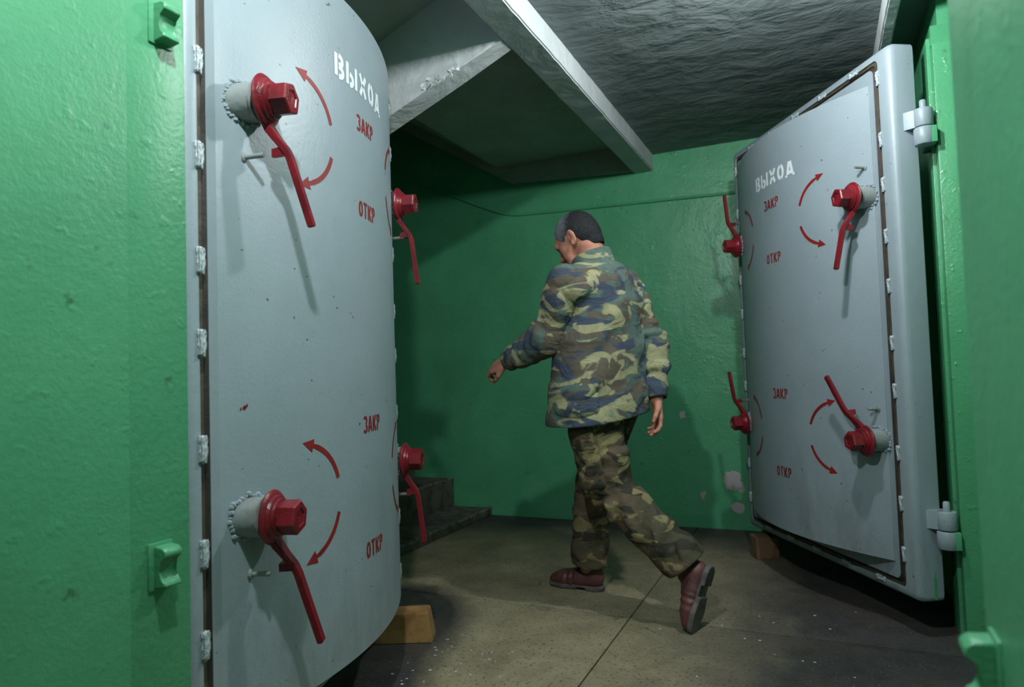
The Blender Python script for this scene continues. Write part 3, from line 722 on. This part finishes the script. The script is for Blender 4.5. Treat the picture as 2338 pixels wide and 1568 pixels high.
def hand(fld, wr, el, nrm, thumb_side, curl, spread, droop):
    """palm, four jointed fingers of different lengths and a thumb; nrm points out of the back of the hand"""
    d = unit(wr - el); d = unit(d - UP * droop); n = unit(nrm - d * (nrm @ d)); t = np.cross(d, n) * thumb_side
    def rot(v, ang): return v * math.cos(ang) - n * math.sin(ang)
    p0 = wr + d * .012
    fld.cone(wr - d * .02, p0, .026, .025, .01, (n, .75))
    fld.cone(p0 + d * .015 + t * .016, p0 + d * .066 + t * .022, .0185, .017, .012, (n, .72)); fld.cone(p0 + d * .015 - t * .012, p0 + d * .062 - t * .022, .0185, .016, .012, (n, .72))
    fld.cone(p0 + d * .03, p0 + d * .066, .020, .018, .012, (n, .72))
    for i, (o, ln, r) in enumerate(((.027, .072, .0088), (.0095, .080, .0092), (-.0085, .074, .0088), (-.025, .058, .0076))):
        p = p0 + d * (.072 - .004 * abs(i - 1)) + t * o; c = curl[i]; a = .25 * c; sp = t * (spread * (1.5 - i) * .10)
        for k, fr_ in enumerate((.46, .30, .24)):
            q = p + unit(rot(d, a) + sp) * ln * fr_; fld.cone(p, q, r * (1 - .06 * k), r * (1 - .06 * (k + 1)), .004); p = q; a += (.95, .8, 0)[k] * c
    b = p0 + d * .014 + t * .024 - n * .006; m = b + unit(d * .75 + t * .60 - n * .35) * .034; e = m + unit(d * .9 + t * .12 - n * .42) * .028; g = e + unit(d * .9 - t * .1 - n * .4) * .022
    fld.cone(b, m, .0135, .0112, .012); fld.cone(m, e, .0105, .0095, .004); fld.cone(e, g, .0095, .0078, .004)
hand(B, J['wrL'], J['elL'], unit(LF * .75 + UP * .55 + FW * .3), -1, (.95, 1.0, 1.05, 1.1), .3, -.12)
hand(B, J['wrR'], J['elR'], unit(-LF * .9 - FW * .45), 1, (.55, .6, .65, .7), .5, .5)
body = wear(B.mesh('body', M['skin'])); del B
# ---- hair
H = Field(HC - .16, HC + .16, .003)
H.ell(hp(-.008, 0, .024), HX, (.0955, .0800, .0885), .02); H.cone(hp(-.046, 0, -.03), hp(-.050, 0, -.052), .054, .047, .03)
X, Y, Z = H.ax[0][:, None, None] - HC[0], H.ax[1][None, :, None] - HC[1], H.ax[2][None, None, :] - HC[2]
pf, pl, pu = (X * a[0] + Y * a[1] + Z * a[2] for a in HX)
front = pf - (.050 + .28 * np.clip(pu - .02, -.03, .05)) + .002 * np.sin(pl * 300)
low = np.interp(pf.ravel(), [-.2, -.075, -.045, -.030, -.016, .015, .03, .06], [-.080, -.078, -.068, -.034, .014, .010, -.018, .0]).reshape(pf.shape) - pu + .0015 * np.sin(pf * 420 + pl * 200)
H.d = np.maximum(H.d, np.maximum(front, low).astype(np.float32))
H.d += (.0007 * np.sin(X * 900 + 3 * np.sin(Z * 210)) * np.sin(Z * 800 + Y * 500)).astype(np.float32)
hair = wear(H.mesh('hair', M['hair'])); hair['label'] = 'short black hair greying at the temple'
# ---- jacket
G = Field((-1.24, 2.34, .70), (-.52, 3.03, 1.48), .005)
jk = [(.70, -.838, 2.690, .232, .178), (.78, -.834, 2.688, .230, .172), (.88, -.828, 2.684, .222, .160), (1.0, -.822, 2.680, .212, .148), (1.12, -.812, 2.682, .192, .138), (1.24, -.804, 2.680, .182, .130), (1.31, -.806, 2.672, .165, .112), (1.39, -.812, 2.664, .085, .080)]
G.loft(jk, FW, LF, .02)
G.cone(J['shL'] - UP * .012, J['shR'] - UP * .012, .072, .072, .05); G.cone(J['neck'] - UP * .045, J['shL'] + LF * -.03, .064, .066, .05); G.cone(J['neck'] - UP * .045, J['shR'], .064, .066, .05)
G.cone((-.795, 2.66, 1.30), (-.80, 2.665, 1.20), .10, .10, .06)
G.ell((-.895, 2.535, .865), (FW, LF, UP), (.10, .055, .075), .03)                      # bulging side pocket
G.folds((-.83, 2.69, .72), (-.81, 2.67, 1.36), .007, .21, .30, LF + UP * .3, 1.0)
for s_, sd in (('L', 0.4), ('R', 2.2)):
    a, b, c = J['sh' + s_], J['el' + s_], J['wr' + s_]
    T = Field((-1.24, 2.34, .70), (-.52, 3.03, 1.48), .005)
    T.cone(a, b, .078, .066, .02); T.cone(b, c - (c - b) * .06, .066, .047, .02); T.cone(b - UP * .008, b + (c - b) * .55 - UP * .012, .062, .050, .03)
    T.folds(b + (a - b) * .40, c, .0095, .062, .11, UP * .6 + FW * .5, sd, -.02, .95)
    T.folds(a, b, .0055, .12, .12, UP + LF, sd + 1)
    dirc = unit(c - b); T.plane(c - dirc * .006, dirc, c - .10, c + .10)
    T.cone(c - dirc * .045, c + dirc * .06, .036, .038, 0, None, True)
    hh = np.maximum(.008 - np.abs(G.d - T.d), 0) / .008; G.d = np.minimum(G.d, T.d) + hh * hh * .004
G.rumple(.0022, 26, .7)
G.plane((-.84, 2.69, .768), unit((.06, .10, -1)), (-1.3, 2.3, .69), (-.4, 3.1, .83))
G.loft([(z, x, y, a - .022, b - .022) for z, x, y, a, b in jk[:2]], FW, LF, 0, True)
G.cone(J['neck'] - UP * .06, hp(-.028, 0, -.05), .060, .066, 0, None, True)
jacket = wear(G.mesh('jacket', M['jacket'])); jacket['label'] = 'camouflage jacket with blue-grey, brown and tan patches'
# patch pocket on the jacket's left side
on = unit(LF * .85 - FW * .5); sd = np.cross(UP, on); ctr = np.array((-.862, 2.525, .870)) + on * .030
Q = Field(ctr - .15, ctr + .15, .004)
for u in np.linspace(-1, 1, 5): Q.cone(ctr + UP * .055 + sd * u * .055 - on * (u * u * .022), ctr - UP * .055 + sd * u * .060 - on * (u * u * .020) + on * .022, .022, .030, .03, (on, .6))
Q.folds(ctr + UP * .08, ctr - UP * .08, .003, .07, .12, sd, .6); wear(Q.mesh('side_pocket', M['jacket']), jacket)
# collar standing round the neck
K = Field((-.97, 2.51, 1.33), (-.67, 2.81, 1.52), .003)
ca = J['neck'] - UP * .012; cb = ca + unit((-.16, -.05, 1)) * .070
K.cone(ca, cb, .094, .080, 0); K.cone(ca - UP * .03, cb + unit((-.16, -.05, 1)) * .05, .086, .0735, 0, None, True)
nn = unit((-.16, -.05, 1)); K.plane(cb + FW * -.05, unit(nn + FW * .22)); K.plane(ca, -nn); K.rumple(.0012, 40, .3)
wear(K.mesh('collar', M['jacket']), jacket)
# cuffs
for s_ in 'LR':
    b, c = J['el' + s_], J['wr' + s_]; dc = unit(c - b)
    Q = Field(c - .09, c + .09, .003); Q.cone(c - dc * .038, c - dc * .004, .0465, .0445, 0); Q.plane(c - dc * .004, dc); Q.plane(c - dc * .036, -dc); Q.cone(c - dc * .06, c + dc * .03, .038, .038, 0, None, True)
    wear(Q.mesh('cuff', M['jacket']), jacket)
# ---- trousers
T = Field((-1.08, 2.42, .05), (-.36, 3.0, 1.0), .005)
T.loft([(.78, -.803, 2.690, .165, .125), (.86, -.806, 2.688, .178, .132), (.94, -.81, 2.684, .172, .125), (.99, -.812, 2.682, .165, .12)], FW, LF, .03)
for s_, r in (('L', (.108, .083, .073)), ('R', (.104, .078, .070))):
    a, b, c = J['hip' + s_], J['kn' + s_], J['an' + s_]; d = unit(c - b)
    T.cone(a, b, r[0], r[1], .03); T.cone(b, c - d * .02, r[1], r[2], .02); T.cone(b + (c - b) * .25, c - d * .03, r[1] - .002, r[2] + .004, .03)
a, b, c = J['hipL'], J['knL'], J['anL']
T.cone(b + unit(b - c) * -.03 + UP * .035, b + (c - b) * .35 + UP * .02, .060, .055, .03)       # bunched cloth behind the knee
T.folds(a + (b - a) * .55, b + (b - a) * .15, .014, .085, .14, FW * -.4 + UP * .9, .5, -.1, 1.1)
T.folds(b, c, .0125, .105, .13, UP * .9 - FW * .5, 1.9, -.08, .98)
T.folds(a, a + (b - a) * .6, .004, .10, .14, LF + UP, 2.5)
a, b, c = J['hipR'], J['knR'], J['anR']; T.folds(a + (b - a) * .5, c, .0055, .095, .13, UP + LF, .9)
T.rumple(.0022, 24, 1.9)
for s_, t_ in (('L', .030), ('R', .022)):
    b, c = J['kn' + s_], J['an' + s_]; d = unit(c - b); e = c - d * t_ + (-UP * .0)
    T.plane(e, unit(d + (FW * .25 if s_ == 'L' else 0)), c - .11, c + .11)
    T.cone(c - d * .12, c + d * .06, .060, .064, 0, None, True)
trousers = wear(T.mesh('trousers', M['trousers'])); trousers['label'] = 'brown camouflage trousers with a cargo pocket'
# cargo pocket with its flap on the left thigh
a, b = J['hipL'], J['knL']; dn = unit(b - a); on = unit(LF * .95 + FW * .25); on = unit(on - dn * (on @ dn)); sd = np.cross(dn, on)
for nm, t0, t1, w2, off, th in (('cargo_pocket', .38, .92, .070, .094, .020), ('pocket_flap', .30, .50, .076, .106, .015)):
    c0 = a + (b - a) * t0; c1 = a + (b - a) * t1; ctr = (c0 + c1) / 2 + on * off
    Q = Field(ctr - .15, ctr + .15, .004); h2 = np.linalg.norm(c1 - c0) / 2 - .012
    for u in np.linspace(-1, 1, 5):
        bend = -on * (u * u) * .026
        Q.cone(ctr - dn * h2 + sd * u * (w2 - .014) + bend, ctr + dn * h2 + sd * u * (w2 - .014) + bend - on * .004, .026, .026, .03, (on, th / .026))
    Q.folds(ctr - dn * h2, ctr + dn * h2, .003, .06, .12, sd, 1.2); wear(Q.mesh(nm, M['trousers']), trousers)
# ---- shoes
def shoe(heel, toe, upv, ln):
    x = unit(np.array(toe, float) - np.array(heel, float)); z = np.array(upv, float); z = unit(z - x * (z @ x)); y = np.cross(z, x); o = np.array(heel, float)
    P_ = lambda a, b, c: o + x * a + y * b + z * c
    lo = np.minimum(P_(0, 0, 0), P_(ln, 0, 0)) - .13; hi = np.maximum(P_(0, 0, 0), P_(ln, 0, 0)) + .13
    U_ = Field(lo, hi, .0035)
    U_.cone(P_(.046, 0, .050), P_(.11, 0, .048), .038, .039, .02, (y, .86)); U_.cone(P_(.11, 0, .046), P_(ln - .075, 0, .036), .040, .040, .03, (z, .85))
    U_.cone(P_(ln - .085, 0, .034), P_(ln - .038, .004, .028), .042, .034, .03, (z, .72)); U_.cone(P_(.050, 0, .06), P_(.058, 0, .105), .038, .036, .03, (y, .88))
    U_.plane(P_(0, 0, .016), -z); U_.plane(P_(.05, 0, .105), unit(z - x * .15))
    U_.folds(P_(.10, 0, .05), P_(ln - .05, 0, .04), .0022, .022, .07, y, .4)
    u = wear(U_.mesh('shoe', M['leather']))
    S_ = Field(lo, hi, .0035)
    S_.cone(P_(.038, 0, .012), P_(.10, 0, .012), .038, .034, .01); S_.cone(P_(.10, 0, .012), P_(ln - .075, .0, .012), .034, .043, .02); S_.cone(P_(ln - .075, 0, .012), P_(ln - .036, .003, .014), .043, .036, .02)
    S_.plane(P_(0, 0, .020), z)
    Xs, Ys, Zs = S_.ax[0][:, None, None] - o[0], S_.ax[1][None, :, None] - o[1], S_.ax[2][None, None, :] - o[2]
    lx = Xs * x[0] + Ys * x[1] + Zs * x[2]; lz = Xs * z[0] + Ys * z[1] + Zs * z[2]
    floor_ = np.where((lx > .078) & (lx < .12), .010, 0.0) ; S_.d = np.maximum(S_.d, (floor_ - lz).astype(np.float32))
    s2 = wear(S_.mesh('sole', M['sole']), u); return u
shoe((-.905, 2.902, .0), (-1.165, 2.925, .004), UP, .262)
sl_ = shoe((-.392, 2.590, .235), (-.462, 2.545, .006), J['anL'] + V3(-.16, .03, .02) - V3(-.392, 2.59, .235), .255)
# pen clipped in the breast pocket
pn = empty('pen', Matrix.Translation((-1.045, 2.70, 1.235))); tag(pn, 'dark pen with a white tip poking up from the breast pocket', 'pen')
bm = bmesh.new(); tube(bm, [(.05, -.03, -.07), (-.022, .004, .018)], .0045, 8); obj('barrel', bm, M['dark'], pn)
bm = bmesh.new(); tube(bm, [(-.022, .004, .018), (-.034, .010, .032)], [.0046, .004], 8); obj('tip', bm, M['whiteprint'], pn)
